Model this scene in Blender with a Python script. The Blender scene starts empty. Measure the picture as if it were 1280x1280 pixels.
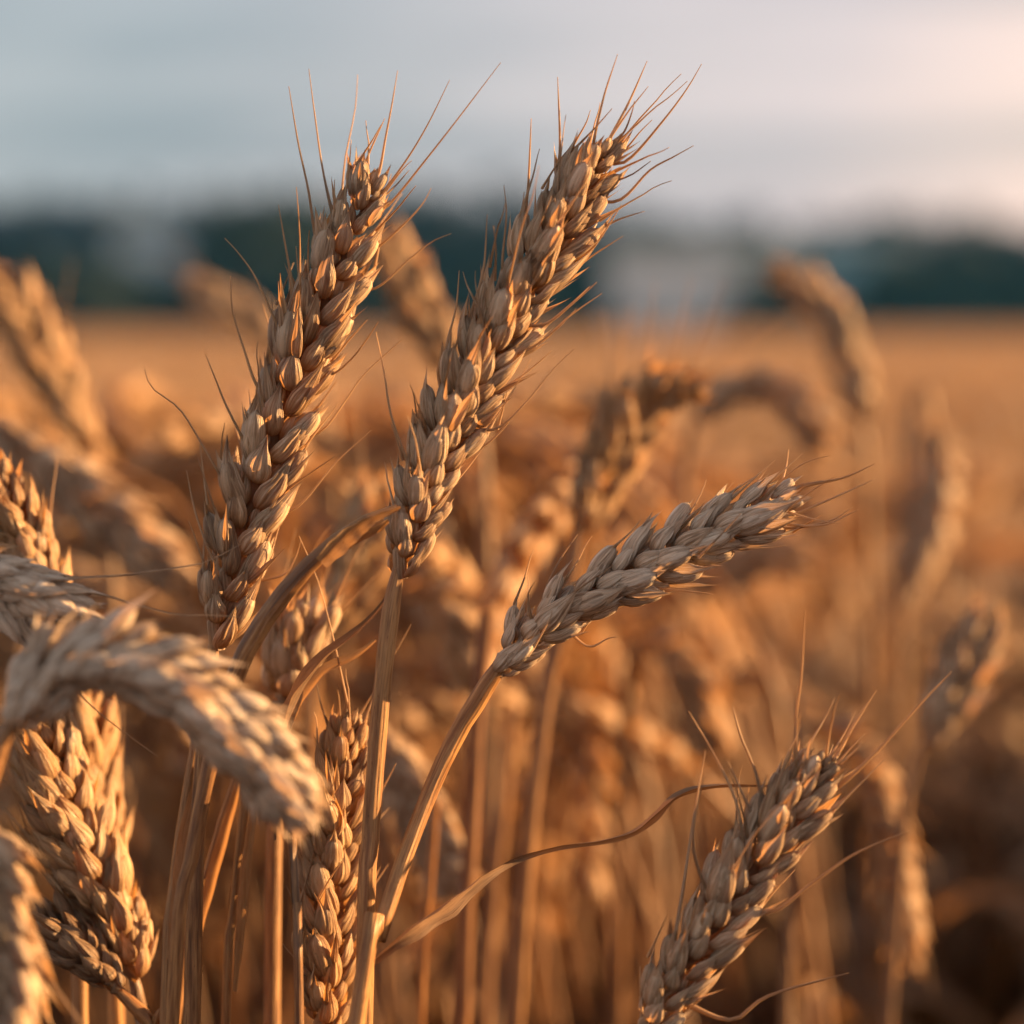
import bpy, math, random
import numpy as np
from mathutils import Vector, Euler

R = math.radians
scene = bpy.context.scene
col = scene.collection

# ------------------------------------------------------------------ camera
CAM_H = 1.0
LENS, SENSOR, FOCUS = 85.0, 36.0, 0.43
HORIZON = 412.0                       # photo row (of 1280) where the field meets the far trees
K = SENSOR / LENS / 1280.0            # tangent per photo pixel
PITCH = math.atan((640 - HORIZON) * K)
cam_data = bpy.data.cameras.new('camera')
cam = bpy.data.objects.new('camera', cam_data)
col.objects.link(cam)
cam.location = (0, 0, CAM_H)
cam.rotation_euler = (R(90) - PITCH, 0, 0)
cam_data.lens = LENS
cam_data.sensor_width = SENSOR
cam_data.clip_start = 0.02
cam_data.clip_end = 6000
cam_data.dof.use_dof = True
cam_data.dof.focus_distance = FOCUS
cam_data.dof.aperture_fstop = 7.2
cam_data.dof.aperture_blades = 9
scene.camera = cam

# ------------------------------------------------------------------ sky and sun
SUN_AZ, SUN_EL = R(77), R(11.5)          # clockwise from the view direction (+Y), above the horizon
SUN_DIR = Vector((math.sin(SUN_AZ) * math.cos(SUN_EL), math.cos(SUN_AZ) * math.cos(SUN_EL), math.sin(SUN_EL)))
world = bpy.data.worlds.new('World')
scene.world = world
world.use_nodes = True
nt = world.node_tree
nt.nodes.clear()


def node(tree, kind, **kw):
    n = tree.nodes.new(kind)
    for k, v in kw.items():
        if k == 'inp':
            for a, b in v.items():
                n.inputs[a].default_value = b
        else:
            setattr(n, k, v)
    return n


def ramp(tree, stops):
    n = tree.nodes.new('ShaderNodeValToRGB')
    e = n.color_ramp.elements
    while len(e) < len(stops):
        e.new(0.5)
    for el, (p, c) in zip(e, stops):
        el.position = p
        el.color = (*c, 1)
    return n


def mixc(tree, a, b, fac, blend='MIX'):
    n = tree.nodes.new('ShaderNodeMix')
    n.data_type = 'RGBA'
    n.blend_type = blend
    for sock, v in ((n.inputs[6], a), (n.inputs[7], b), (n.inputs[0], fac)):
        if isinstance(v, bpy.types.NodeSocket):
            tree.links.new(v, sock)
        elif isinstance(v, tuple):
            sock.default_value = (*v, 1)
        else:
            sock.default_value = v
    return n.outputs[2]


def math_n(tree, op, a, b=0.0, c=0.0, clamp=False):
    n = tree.nodes.new('ShaderNodeMath')
    n.operation = op
    n.use_clamp = clamp
    for sock, v in zip(n.inputs, (a, b, c)):
        if isinstance(v, bpy.types.NodeSocket):
            tree.links.new(v, sock)
        else:
            sock.default_value = v
    return n.outputs[0]


sky = node(nt, 'ShaderNodeTexSky')
sky.sky_type = 'NISHITA'
sky.sun_disc = False
sky.sun_elevation = SUN_EL
sky.sun_rotation = SUN_AZ
sky.air_density = 1.2
sky.dust_density = 2.5
tc = node(nt, 'ShaderNodeTexCoord')
sep = node(nt, 'ShaderNodeSeparateXYZ')
nt.links.new(tc.outputs['Generated'], sep.inputs[0])
# a thin veil of high cloud: flattened noise on the sky dome, warmer on the sun's side
zz = math_n(nt, 'MAXIMUM', sep.outputs[2], 0.0)
den = math_n(nt, 'ADD', zz, 0.22)
cx = math_n(nt, 'DIVIDE', sep.outputs[0], den)
cy = math_n(nt, 'DIVIDE', sep.outputs[1], den)
comb = node(nt, 'ShaderNodeCombineXYZ')
nt.links.new(math_n(nt, 'MULTIPLY_ADD', cy, 0.55, math_n(nt, 'MULTIPLY', cx, 0.55)), comb.inputs[0])
nt.links.new(math_n(nt, 'MULTIPLY', cy, 1.5), comb.inputs[1])
cn = node(nt, 'ShaderNodeTexNoise', inp={'Scale': 1.7, 'Detail': 4.0, 'Roughness': 0.5, 'Distortion': 0.4})
nt.links.new(comb.outputs[0], cn.inputs['Vector'])
dot = node(nt, 'ShaderNodeVectorMath', operation='DOT_PRODUCT')
nt.links.new(tc.outputs['Generated'], dot.inputs[0])
dot.inputs[1].default_value = (math.sin(SUN_AZ), math.cos(SUN_AZ), -0.35)
warm = ramp(nt, [(0.0, (3.9, 3.8, 3.8)), (0.30, (3.8, 3.75, 3.8)), (0.47, (1.8, 2.05, 2.28)), (0.52, (1.82, 2.04, 2.28)), (0.60, (2.45, 2.36, 2.55)), (0.655, (3.05, 2.7, 2.82)), (0.71, (4.5, 3.4, 3.0)), (1.0, (6.0, 3.7, 2.6))])  # sky behind the camera brightened, out of view, as added front fill
nt.links.new(math_n(nt, 'MULTIPLY_ADD', dot.outputs['Value'], 0.5, 0.5), warm.inputs[0])
shade = ramp(nt, [(0.40, (0.72, 0.77, 0.82)), (0.58, (1.18, 1.12, 1.10))])
nt.links.new(cn.outputs['Fac'], shade.inputs[0])
cloud = mixc(nt, warm.outputs[0], shade.outputs[0], 1.0, 'MULTIPLY')
# overhead sky, out of view, darkened to cut fill light into the crop
over = ramp(nt, [(0.16, (1, 1, 1)), (0.60, (0.66, 0.65, 0.66))])
nt.links.new(sep.outputs[2], over.inputs[0])
cloud = mixc(nt, cloud, over.outputs[0], 1.0, 'MULTIPLY')
skycol = mixc(nt, sky.outputs[0], cloud, 0.86)
bg = node(nt, 'ShaderNodeBackground')
bg.inputs['Strength'].default_value = 0.0605
nt.links.new(skycol, bg.inputs['Color'])
wo = node(nt, 'ShaderNodeOutputWorld')
nt.links.new(bg.outputs[0], wo.inputs['Surface'])

sun_data = bpy.data.lights.new('sun', 'SUN')
sun_data.energy = 5.0
sun_data.angle = R(0.6)
sun_data.color = (1.0, 0.56, 0.23)
sun = bpy.data.objects.new('sun', sun_data)
col.objects.link(sun)
sun.rotation_euler = SUN_DIR.to_track_quat('Z', 'Y').to_euler()
sun.location = (3, 2, 5)

vs = scene.view_settings
scene.display_settings.display_device = 'sRGB'
vs.view_transform = 'Standard'
vs.look = 'None'
vs.exposure = 1.95
vs.gamma = 1.0
vs.use_curve_mapping = False
scene.cycles.use_denoising = True
scene.cycles.max_bounces = 6
scene.cycles.diffuse_bounces = 3
scene.cycles.transmission_bounces = 4
scene.cycles.caustics_reflective = False
scene.cycles.caustics_refractive = False
scene.cycles.sample_clamp_indirect = 4.0

# ------------------------------------------------------------------ materials


def new_mat(name):
    m = bpy.data.materials.new(name)
    m.use_nodes = True
    m.node_tree.nodes.clear()
    return m, m.node_tree


def straw_material(name, dark, mid, pale, trans_col, trans=0.3, veins=9.0, bump=0.25, rough=0.5, end_dark=0.0):
    """Dry straw: streaks and veins run along the part (UV v), tone differs husk by husk (attribute 'tone')."""
    m, t = new_mat(name)
    L = t.links.new
    uv = node(t, 'ShaderNodeUVMap')
    s = node(t, 'ShaderNodeSeparateXYZ')
    L(uv.outputs[0], s.inputs[0])
    at = node(t, 'ShaderNodeAttribute', attribute_name='tone')
    sa = node(t, 'ShaderNodeSeparateColor')
    L(at.outputs['Color'], sa.inputs[0])
    oi = node(t, 'ShaderNodeObjectInfo')
    c = node(t, 'ShaderNodeCombineXYZ')
    L(math_n(t, 'MULTIPLY_ADD', s.outputs[0], 7.0, math_n(t, 'MULTIPLY', sa.outputs[0], 71.0)), c.inputs[0])
    L(math_n(t, 'MULTIPLY_ADD', s.outputs[1], 1.5, math_n(t, 'MULTIPLY', sa.outputs[1], 53.0)), c.inputs[1])
    L(math_n(t, 'MULTIPLY', oi.outputs['Random'], 19.0), c.inputs[2])
    n1 = node(t, 'ShaderNodeTexNoise', inp={'Scale': 1.0, 'Detail': 5.0, 'Roughness': 0.62, 'Distortion': 0.35})
    L(c.outputs[0], n1.inputs['Vector'])
    n2 = node(t, 'ShaderNodeTexNoise', inp={'Scale': 0.55, 'Detail': 2.0})
    L(c.outputs[0], n2.inputs['Vector'])
    r = ramp(t, [(0.33, dark), (0.47, mid), (0.66, pale)])
    fac = math_n(t, 'ADD', n1.outputs['Fac'], math_n(t, 'MULTIPLY', math_n(t, 'SUBTRACT', sa.outputs[0], 0.42), 0.26))
    L(fac, r.inputs[0])
    # weathered, brown patches
    r2 = ramp(t, [(0.34, (0.55, 0.45, 0.38)), (0.52, (1, 1, 1))])
    L(n2.outputs['Fac'], r2.inputs[0])
    cc = mixc(t, r.outputs[0], r2.outputs[0], 0.8, 'MULTIPLY')
    # greyish weathering on some husks
    cc = mixc(t, cc, (mid[0] * 0.95, mid[0] * 0.84, mid[0] * 0.70), math_n(t, 'MULTIPLY', sa.outputs[1], 0.42))
    cf = node(t, 'ShaderNodeCombineXYZ')
    L(math_n(t, 'MULTIPLY_ADD', s.outputs[0], 26.0, math_n(t, 'MULTIPLY', sa.outputs[0], 91.0)), cf.inputs[0])
    L(math_n(t, 'MULTIPLY_ADD', s.outputs[1], 2.6, math_n(t, 'MULTIPLY', sa.outputs[1], 47.0)), cf.inputs[1])
    n3 = node(t, 'ShaderNodeTexNoise', inp={'Scale': 1.0, 'Detail': 3.0, 'Roughness': 0.6})
    L(cf.outputs[0], n3.inputs['Vector'])
    r3 = ramp(t, [(0.34, (0.48, 0.40, 0.33)), (0.50, (1, 1, 1)), (0.68, (1.24, 1.22, 1.18))])
    L(n3.outputs['Fac'], r3.inputs[0])
    cc = mixc(t, cc, r3.outputs[0], 0.85, 'MULTIPLY')
    cs = node(t, 'ShaderNodeCombineXYZ')
    L(math_n(t, 'MULTIPLY_ADD', s.outputs[0], 10.0, math_n(t, 'MULTIPLY', sa.outputs[1], 83.0)), cs.inputs[0])
    L(math_n(t, 'MULTIPLY_ADD', s.outputs[1], 16.0, math_n(t, 'MULTIPLY', sa.outputs[0], 59.0)), cs.inputs[1])
    n4 = node(t, 'ShaderNodeTexNoise', inp={'Scale': 1.0, 'Detail': 2.0})
    L(cs.outputs[0], n4.inputs['Vector'])
    r4 = ramp(t, [(0.66, (1, 1, 1)), (0.74, (0.42, 0.36, 0.32))])
    L(n4.outputs['Fac'], r4.inputs[0])
    cc = mixc(t, cc, r4.outputs[0], 0.75, 'MULTIPLY')
    # brown nerves run together towards the tip; a brown line inside the pale margin; the keel
    vn = math_n(t, 'POWER', math_n(t, 'ABSOLUTE', math_n(t, 'SINE', math_n(t, 'MULTIPLY', s.outputs[0], 11.0))), 6.0)
    vn = math_n(t, 'MULTIPLY', vn, math_n(t, 'MULTIPLY_ADD', s.outputs[1], 1.3, -0.25, clamp=True))
    ln_ = math_n(t, 'SUBTRACT', 1.0, math_n(t, 'MULTIPLY', math_n(t, 'ABSOLUTE', math_n(t, 'SUBTRACT', math_n(t, 'ABSOLUTE', s.outputs[0]), 0.80)), 11.0), clamp=True)
    lines = math_n(t, 'MAXIMUM', math_n(t, 'MULTIPLY', vn, 0.55), math_n(t, 'MULTIPLY', ln_, 0.75))
    cc = mixc(t, cc, tuple(0.5 * (a + b) for a, b in zip(dark, (0.16, 0.085, 0.04))), math_n(t, 'MULTIPLY', lines, math_n(t, 'MULTIPLY', end_dark, n1.outputs['Fac']) if end_dark else 0.0))
    # brown foot and tip; foot broadened to paint shade into the gaps
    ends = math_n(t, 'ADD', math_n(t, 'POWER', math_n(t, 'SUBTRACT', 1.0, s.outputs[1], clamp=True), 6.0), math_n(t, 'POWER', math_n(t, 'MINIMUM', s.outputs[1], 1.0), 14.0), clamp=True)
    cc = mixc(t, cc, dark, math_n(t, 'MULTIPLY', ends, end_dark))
    # stems and dead leaves of a one-piece plant are browner than its ear, darkened further as painted shade
    cc = mixc(t, cc, (0.34, 0.22, 0.13), sa.outputs[2], 'MULTIPLY')
    # papery pale edge
    edge = math_n(t, 'POWER', math_n(t, 'ABSOLUTE', s.outputs[0]), 8.0, clamp=True)
    cc = mixc(t, cc, tuple(min(1, x * 1.1) for x in pale), math_n(t, 'MULTIPLY', edge, 0.5))
    p = node(t, 'ShaderNodeBsdfPrincipled', inp={'Roughness': rough, 'Specular IOR Level': 0.45})
    L(cc, p.inputs['Base Color'])
    vein = math_n(t, 'SINE', math_n(t, 'MULTIPLY', s.outputs[0], veins * math.pi))
    h = math_n(t, 'ADD', math_n(t, 'MULTIPLY_ADD', vein, 0.25, n3.outputs['Fac']), n1.outputs['Fac'])
    b = node(t, 'ShaderNodeBump', inp={'Strength': bump, 'Distance': 0.0006})
    L(h, b.inputs['Height'])
    L(b.outputs[0], p.inputs['Normal'])
    tr = node(t, 'ShaderNodeBsdfTranslucent')
    L(mixc(t, cc, trans_col, 0.55), tr.inputs['Color'])
    mx = node(t, 'ShaderNodeMixShader', inp={0: trans})
    L(p.outputs[0], mx.inputs[1])
    L(tr.outputs[0], mx.inputs[2])
    o = node(t, 'ShaderNodeOutputMaterial')
    L(mx.outputs[0], o.inputs['Surface'])
    return m


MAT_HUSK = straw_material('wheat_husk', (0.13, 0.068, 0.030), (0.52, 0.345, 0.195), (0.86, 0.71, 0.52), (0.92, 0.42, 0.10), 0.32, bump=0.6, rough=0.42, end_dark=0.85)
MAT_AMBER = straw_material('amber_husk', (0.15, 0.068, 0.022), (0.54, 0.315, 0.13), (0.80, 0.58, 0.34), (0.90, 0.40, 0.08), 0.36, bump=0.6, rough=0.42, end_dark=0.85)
MAT_GREY = straw_material('skylit_husk', (0.17, 0.10, 0.055), (0.76, 0.60, 0.44), (0.90, 0.81, 0.68), (0.85, 0.45, 0.16), 0.26, bump=0.6, rough=0.42, end_dark=0.85)  # paler, greyer husk copy; skylight on the ears put into its colour
MAT_LEAF_BROWN = straw_material('brown_leaf', (0.06, 0.030, 0.015), (0.14, 0.072, 0.034), (0.27, 0.15, 0.07), (0.5, 0.2, 0.06), 0.14, 16.0, 0.4, 0.6)
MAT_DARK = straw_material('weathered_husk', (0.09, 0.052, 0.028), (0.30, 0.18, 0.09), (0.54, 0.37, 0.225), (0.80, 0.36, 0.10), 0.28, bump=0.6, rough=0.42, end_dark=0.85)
MAT_STEM = straw_material('straw_stem', (0.075, 0.032, 0.012), (0.23, 0.105, 0.036), (0.45, 0.25, 0.10), (0.8, 0.4, 0.12), 0.14, 14.0, 0.35, 0.42)
MAT_LEAF = straw_material('dry_leaf', (0.10, 0.052, 0.022), (0.25, 0.135, 0.058), (0.40, 0.245, 0.115), (0.75, 0.36, 0.11), 0.34, 16.0, 0.4, 0.6)
MAT_AWN = straw_material('wheat_awn', (0.24, 0.135, 0.06), (0.46, 0.29, 0.15), (0.62, 0.44, 0.26), (0.85, 0.58, 0.34), 0.42, 2.0, 0.1, 0.45)


def noise_material(name, c1, c2, scale, rough=0.9, bump=0.0, dist=0.02, trans=0.0):
    m, t = new_mat(name)
    L = t.links.new
    g = node(t, 'ShaderNodeNewGeometry')
    n = node(t, 'ShaderNodeTexNoise', inp={'Scale': scale, 'Detail': 6.0, 'Roughness': 0.6})
    L(g.outputs['Position'], n.inputs['Vector'])
    r = ramp(t, [(0.32, c1), (0.68, c2)])
    L(n.outputs['Fac'], r.inputs[0])
    p = node(t, 'ShaderNodeBsdfPrincipled', inp={'Roughness': rough, 'Specular IOR Level': 0.2})
    L(r.outputs[0], p.inputs['Base Color'])
    if bump:
        b = node(t, 'ShaderNodeBump', inp={'Strength': bump, 'Distance': dist})
        L(n.outputs['Fac'], b.inputs['Height'])
        L(b.outputs[0], p.inputs['Normal'])
    o = node(t, 'ShaderNodeOutputMaterial')
    if trans:
        tr = node(t, 'ShaderNodeBsdfTranslucent')
        L(r.outputs[0], tr.inputs['Color'])
        mx = node(t, 'ShaderNodeMixShader', inp={0: trans})
        L(p.outputs[0], mx.inputs[1])
        L(tr.outputs[0], mx.inputs[2])
        L(mx.outputs[0], o.inputs['Surface'])
    else:
        L(p.outputs[0], o.inputs['Surface'])
    return m


MAT_CROP = straw_material('crop_straw', (0.17, 0.10, 0.05), (0.42, 0.285, 0.18), (0.58, 0.455, 0.33), (0.80, 0.44, 0.17), 0.26)
MAT_FIELD = straw_material('field_husk', (0.10, 0.05, 0.02), (0.42, 0.235, 0.10), (0.66, 0.46, 0.26), (0.90, 0.42, 0.10), 0.30)
MAT_FIELD_STEM = straw_material('field_stem', (0.055, 0.022, 0.007), (0.19, 0.075, 0.021), (0.38, 0.18, 0.058), (0.85, 0.36, 0.07), 0.16, 14.0, 0.3, 0.45)
MAT_FIELD_LEAF = straw_material('field_leaf', (0.07, 0.034, 0.013), (0.19, 0.095, 0.036), (0.32, 0.18, 0.075), (0.75, 0.34, 0.09), 0.30, 16.0, 0.3, 0.6)
MAT_SOIL = noise_material('field_soil', (0.035, 0.022, 0.014), (0.085, 0.055, 0.035), 9.0, 0.95, 0.6)
MAT_CANOPY = noise_material('ripe_crop', (0.32, 0.20, 0.11), (0.48, 0.33, 0.20), 7.0, 0.9, 1.0, 0.08, 0.2)
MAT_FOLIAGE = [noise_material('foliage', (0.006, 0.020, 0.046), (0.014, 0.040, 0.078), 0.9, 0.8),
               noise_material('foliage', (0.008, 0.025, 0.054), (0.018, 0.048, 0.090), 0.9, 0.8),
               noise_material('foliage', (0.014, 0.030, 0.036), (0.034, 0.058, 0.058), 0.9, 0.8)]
MAT_BARK = noise_material('bark', (0.03, 0.024, 0.02), (0.08, 0.06, 0.05), 6.0, 0.9, 0.5)
MAT_WALL_PALE = noise_material('pale_render', (0.72, 0.72, 0.71), (0.80, 0.79, 0.78), 0.8, 0.9)
MAT_WALL_BLUE = noise_material('blue_grey_cladding', (0.19, 0.36, 0.44), (0.25, 0.42, 0.50), 0.8, 0.7)
MAT_WALL_GREY = noise_material('grey_render', (0.60, 0.68, 0.72), (0.66, 0.74, 0.78), 0.8, 0.9)
MAT_ROOF = noise_material('slate_roof', (0.09, 0.13, 0.16), (0.15, 0.20, 0.23), 2.0, 0.7)
MAT_ROOF_DARK = noise_material('dark_roof', (0.02, 0.035, 0.06), (0.04, 0.06, 0.09), 2.0, 0.7)
MAT_PANE = noise_material('window_pane', (0.02, 0.03, 0.04), (0.03, 0.045, 0.06), 1.0, 0.1)
MAT_DOOR = noise_material('painted_door', (0.06, 0.09, 0.10), (0.08, 0.11, 0.12), 2.0, 0.5)

# ------------------------------------------------------------------ mesh helpers


class MB:
    """Collects vertex grids (with UV and tone) and links them as ONE mesh object."""

    def __init__(self):
        self.v, self.f, self.uv, self.tone, self.n = [], [], [], [], 0

    def add(self, V, F, UV, tone):
        V = np.asarray(V, float)
        self.v.append(V)
        self.f.append(np.asarray(F, int) + self.n)
        self.uv.append(np.asarray(UV, float))
        self.tone.append(np.tile(np.asarray([*tone, 1.0]), (len(V), 1)))
        self.n += len(V)

    def build(self, name, mat, parent=None, origin=None, link=True):
        V = np.concatenate(self.v)
        if origin is not None:
            V = V - np.asarray(origin)
        F = np.concatenate(self.f)
        UV = np.concatenate(self.uv)
        T = np.concatenate(self.tone)
        me = bpy.data.meshes.new(name)
        k = F.shape[1]
        me.vertices.add(len(V))
        me.vertices.foreach_set('co', V.astype(np.float32).ravel())
        me.loops.add(F.size)
        me.loops.foreach_set('vertex_index', F.astype(np.int32).ravel())
        me.polygons.add(len(F))
        me.polygons.foreach_set('loop_start', np.arange(0, F.size, k, dtype=np.int32))
        me.polygons.foreach_set('loop_total', np.full(len(F), k, dtype=np.int32))
        me.polygons.foreach_set('use_smooth', np.ones(len(F), dtype=bool))
        me.update(calc_edges=True)
        uvl = me.uv_layers.new(name='UVMap')
        uvl.data.foreach_set('uv', UV[F.ravel()].astype(np.float32).ravel())
        ca = me.color_attributes.new('tone', 'FLOAT_COLOR', 'POINT')
        ca.data.foreach_set('color', T.astype(np.float32).ravel())
        if mat:
            me.materials.append(mat)
        o = bpy.data.objects.new(name, me)
        if link:
            col.objects.link(o)
        if parent is not None:
            o.parent = parent
        return o


def grid_faces(nu, nv, wrap=False):
    """Quads of an nu x nv grid (nu along, nv across)."""
    i = np.arange(nu - 1)[:, None]
    j = np.arange(nv if wrap else nv - 1)[None, :]
    j2 = (j + 1) % nv
    a = i * nv + j
    b = i * nv + j2
    c = (i + 1) * nv + j2
    d = (i + 1) * nv + j
    return np.stack([a, b, c, d], -1).reshape(-1, 4)


def unit(v):
    v = np.asarray(v, float)
    return v / (np.linalg.norm(v) + 1e-12)


def spline(pts, n):
    """Catmull-Rom through pts, n samples even in length."""
    P = np.asarray(pts, float)
    if len(P) == 2:
        P = np.array([P[0], (P[0] + P[1]) / 2, P[1]])
    Q = np.vstack([2 * P[0] - P[1], P, 2 * P[-1] - P[-2]])
    out = []
    for i in range(1, len(Q) - 2):
        p0, p1, p2, p3 = Q[i - 1], Q[i], Q[i + 1], Q[i + 2]
        for t in np.linspace(0, 1, 14, endpoint=False):
            out.append(0.5 * ((2 * p1) + (-p0 + p2) * t + (2 * p0 - 5 * p1 + 4 * p2 - p3) * t * t + (-p0 + 3 * p1 - 3 * p2 + p3) * t ** 3))
    out.append(Q[-2])
    out = np.array(out)
    s = np.concatenate([[0], np.cumsum(np.linalg.norm(np.diff(out, axis=0), axis=1))])
    u = np.linspace(0, s[-1], n)
    return np.stack([np.interp(u, s, out[:, k]) for k in range(out.shape[1])], -1)


def tangents(P):
    T = np.gradient(P, axis=0)
    return T / (np.linalg.norm(T, axis=1)[:, None] + 1e-12)


def frames(P, ref):
    """Tangents and transported normals, first normal nearest ref."""
    T = tangents(P)
    N = np.zeros_like(P)
    r = np.asarray(ref, float)
    n = unit(r - T[0] * np.dot(r, T[0]))
    for i in range(len(P)):
        n = unit(n - T[i] * np.dot(n, T[i]))
        N[i] = n
    return T, N, np.cross(T, N)


def tube(mb, P, radii, sides=10, tone=(0.5, 0.5, 0), ref=(1, 0.13, 0.07), rough=0.0, rng=None, flat=1.0):
    P = np.asarray(P, float)
    T, N, B = frames(P, ref)
    rad = np.interp(np.linspace(0, 1, len(P)), np.linspace(0, 1, len(radii)), radii)
    a = np.linspace(0, 2 * np.pi, sides, endpoint=False)
    rr = rad[:, None] * np.ones((1, sides))
    if rough and rng is not None:
        rr = rr * (1 + rough * rng.standard_normal((1, sides)) * 0.6 + rough * rng.standard_normal((len(P), sides)) * 0.25)
    V = P[:, None, :] + rr[..., None] * (np.cos(a)[None, :, None] * N[:, None, :] + flat * np.sin(a)[None, :, None] * B[:, None, :])
    L = np.concatenate([[0], np.cumsum(np.linalg.norm(np.diff(P, axis=0), axis=1))])
    U = np.abs(np.linspace(-1, 1, sides + 1)[:-1])
    UV = np.stack([np.tile(U * 0.9, (len(P), 1)), np.tile((L * 60)[:, None], (1, sides))], -1).reshape(-1, 2)
    mb.add(V.reshape(-1, 3), grid_faces(len(P), sides, True), UV, tone)


def blade(mb, P, widths, normal, twist=(0, 0), fold=0.25, nv=7, tone=(0.5, 0.5, 0), rng=None):
    """A leaf blade: a creased ribbon along P."""
    P = np.asarray(P, float)
    n = len(P)
    T, N, B = frames(P, normal)
    w = np.interp(np.linspace(0, 1, n), np.linspace(0, 1, len(widths)), widths)
    tw = np.interp(np.linspace(0, 1, n), np.linspace(0, 1, len(twist)), twist)
    s = np.linspace(-1, 1, nv)
    V = np.zeros((n, nv, 3))
    for i in range(n):
        c, sn = math.cos(tw[i]), math.sin(tw[i])
        Nn = N[i] * c + B[i] * sn
        Bb = -N[i] * sn + B[i] * c
        wob = 0 if rng is None else 0.12 * math.sin(i * 0.7 + 1.3) * w[i]
        V[i] = P[i] + np.outer(s * w[i], Bb) + np.outer(np.abs(s) ** 1.5 * w[i] * fold * 2 + wob * s, Nn)
    L = np.linspace(0, 1, n) * 6
    UV = np.stack([np.tile(s, (n, 1)), np.tile(L[:, None], (1, nv))], -1).reshape(-1, 2)
    mb.add(V.reshape(-1, 3), grid_faces(n, nv), UV, tone)


# ---- husk shells (cached): axis +Z, back to +X, sides +-Y, unit length and unit half width
def husk_shell(nu, nv, seed, beak=1.0, gape=1.0, cut=1.0):
    rg = np.random.default_rng(seed)
    t = np.concatenate([np.linspace(0, 0.85, nu - 3, endpoint=False), [0.85, 0.94, 1.0]])
    prof = np.interp(t, [0, .06, .18, .36, .52, .68, .80, .90, .95, 1], [.32, .64, .94, 1.0, .90, .66, .40, .17, .09, .03])
    t = t * cut
    s = np.linspace(-1, 1, nv)
    phi = np.interp(t, [0, .3, .62, .85, 1], [1.9, 1.85, 1.5, 1.05 * gape, 0.9 * gape])
    ph = rg.uniform(0, 6.28, 6)
    edge_l = 1 + 0.10 * np.sin(5 * t + ph[0]) + 0.07 * np.sin(13 * t + ph[1])
    edge_r = 1 + 0.10 * np.sin(5 * t + ph[2]) + 0.07 * np.sin(13 * t + ph[3])
    T_, S_ = np.meshgrid(t, s, indexing='ij')
    A = S_ * phi[:, None] * np.where(S_ < 0, edge_l[:, None], edge_r[:, None])
    w = prof[:, None]
    X = w * 0.66 * np.cos(A)
    Y = w * np.sin(A)
    # keel and two side nerves
    ridge = 0.16 * np.exp(-(S_ / 0.10) ** 2) * w + 0.06 * np.exp(-((np.abs(S_) - 0.42) / 0.08) ** 2) * w
    X = X + ridge * np.cos(A)
    Y = Y + ridge * np.sin(A)
    # wrinkles of the dry husk
    X = X + (0.045 * np.sin(6 * S_ + ph[4]) * np.sin(4 * T_ + ph[5]) + 0.035 * np.sin(19 * S_ + ph[5] + 2 * T_) + 0.03 * np.sin(11 * T_ + 5 * S_ + ph[0])) * w
    # margins roll outwards towards the tip
    X = X + (gape - 0.7) * 0.30 * np.abs(S_) ** 3 * np.clip((T_ - 0.45) / 0.4, 0, 1) * w
    # the axis bows outwards, tip bends in, beak flares
    bow = 0.40 * np.sin(np.pi * np.clip(t, 0, 1) ** 0.9) + 0.55 * (0.4 + beak) * np.clip(t - 0.55, 0, 1) ** 1.5 * 1.6
    X = X + bow[:, None] * 0.75
    # a broken husk ends in a ragged mouth
    Z = T_ + (0.0 if cut == 1.0 else 1.0) * 0.07 * np.sin(9 * S_ + ph[1]) * np.clip((T_ - 0.5) * 3, 0, 1)
    V = np.stack([X, Y, Z], -1).reshape(-1, 3)
    UV = np.stack([S_, T_], -1).reshape(-1, 2)
    return V, grid_faces(nu, nv), UV


def kernel_body(nu, nv, seed):
    rg = np.random.default_rng(seed)
    t = np.linspace(0, 1, nu)
    prof = np.sqrt(np.clip(1 - (2 * t - 1) ** 2, 0, 1)) ** 0.9
    prof[0] = prof[-1] = 0.05
    a = np.linspace(0, 2 * np.pi, nv, endpoint=False)
    rr = prof[:, None] * (1 - 0.18 * np.exp(-((a[None, :] - np.pi) / 0.35) ** 2))
    X = rr * np.cos(a)[None, :] * 0.85
    Y = rr * np.sin(a)[None, :]
    Z = np.tile(t[:, None], (1, nv))
    V = np.stack([X, Y, Z], -1).reshape(-1, 3)
    UV = np.stack([np.tile(np.cos(a)[None, :], (nu, 1)), Z], -1).reshape(-1, 2)
    return V, grid_faces(nu, nv, True), UV


RES = {'hi': (15, 21), 'mid': (10, 11), 'low': (7, 6), 'far': (6, 4)}
SHELLS = {q: [husk_shell(nu, nv, 100 + k, beak=[1.0, .3, 1.6, -.3, .8, 2.2, .6, 1.2][k], gape=[1, .8, 1.5, 1.0, 1.7, .7, 1.2, 1.4][k], cut=[1, 1, 1, .9, .80, 1, 1, .86][k]) for k in range(8)] for q, (nu, nv) in RES.items()}
KERNEL = {'hi': kernel_body(9, 12, 1), 'mid': kernel_body(6, 8, 2), 'low': kernel_body(4, 5, 3)}


def place_husk(mb, src, base, direc, back, length, halfw, tone):
    V, F, UV = src
    z = unit(direc)
    x = unit(np.asarray(back) - z * np.dot(back, z))
    y = np.cross(z, x)
    W = base + np.outer(V[:, 0] * halfw, x) + np.outer(V[:, 1] * halfw, y) + np.outer(V[:, 2] * length, z)
    mb.add(W, F, UV, tone)


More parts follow.
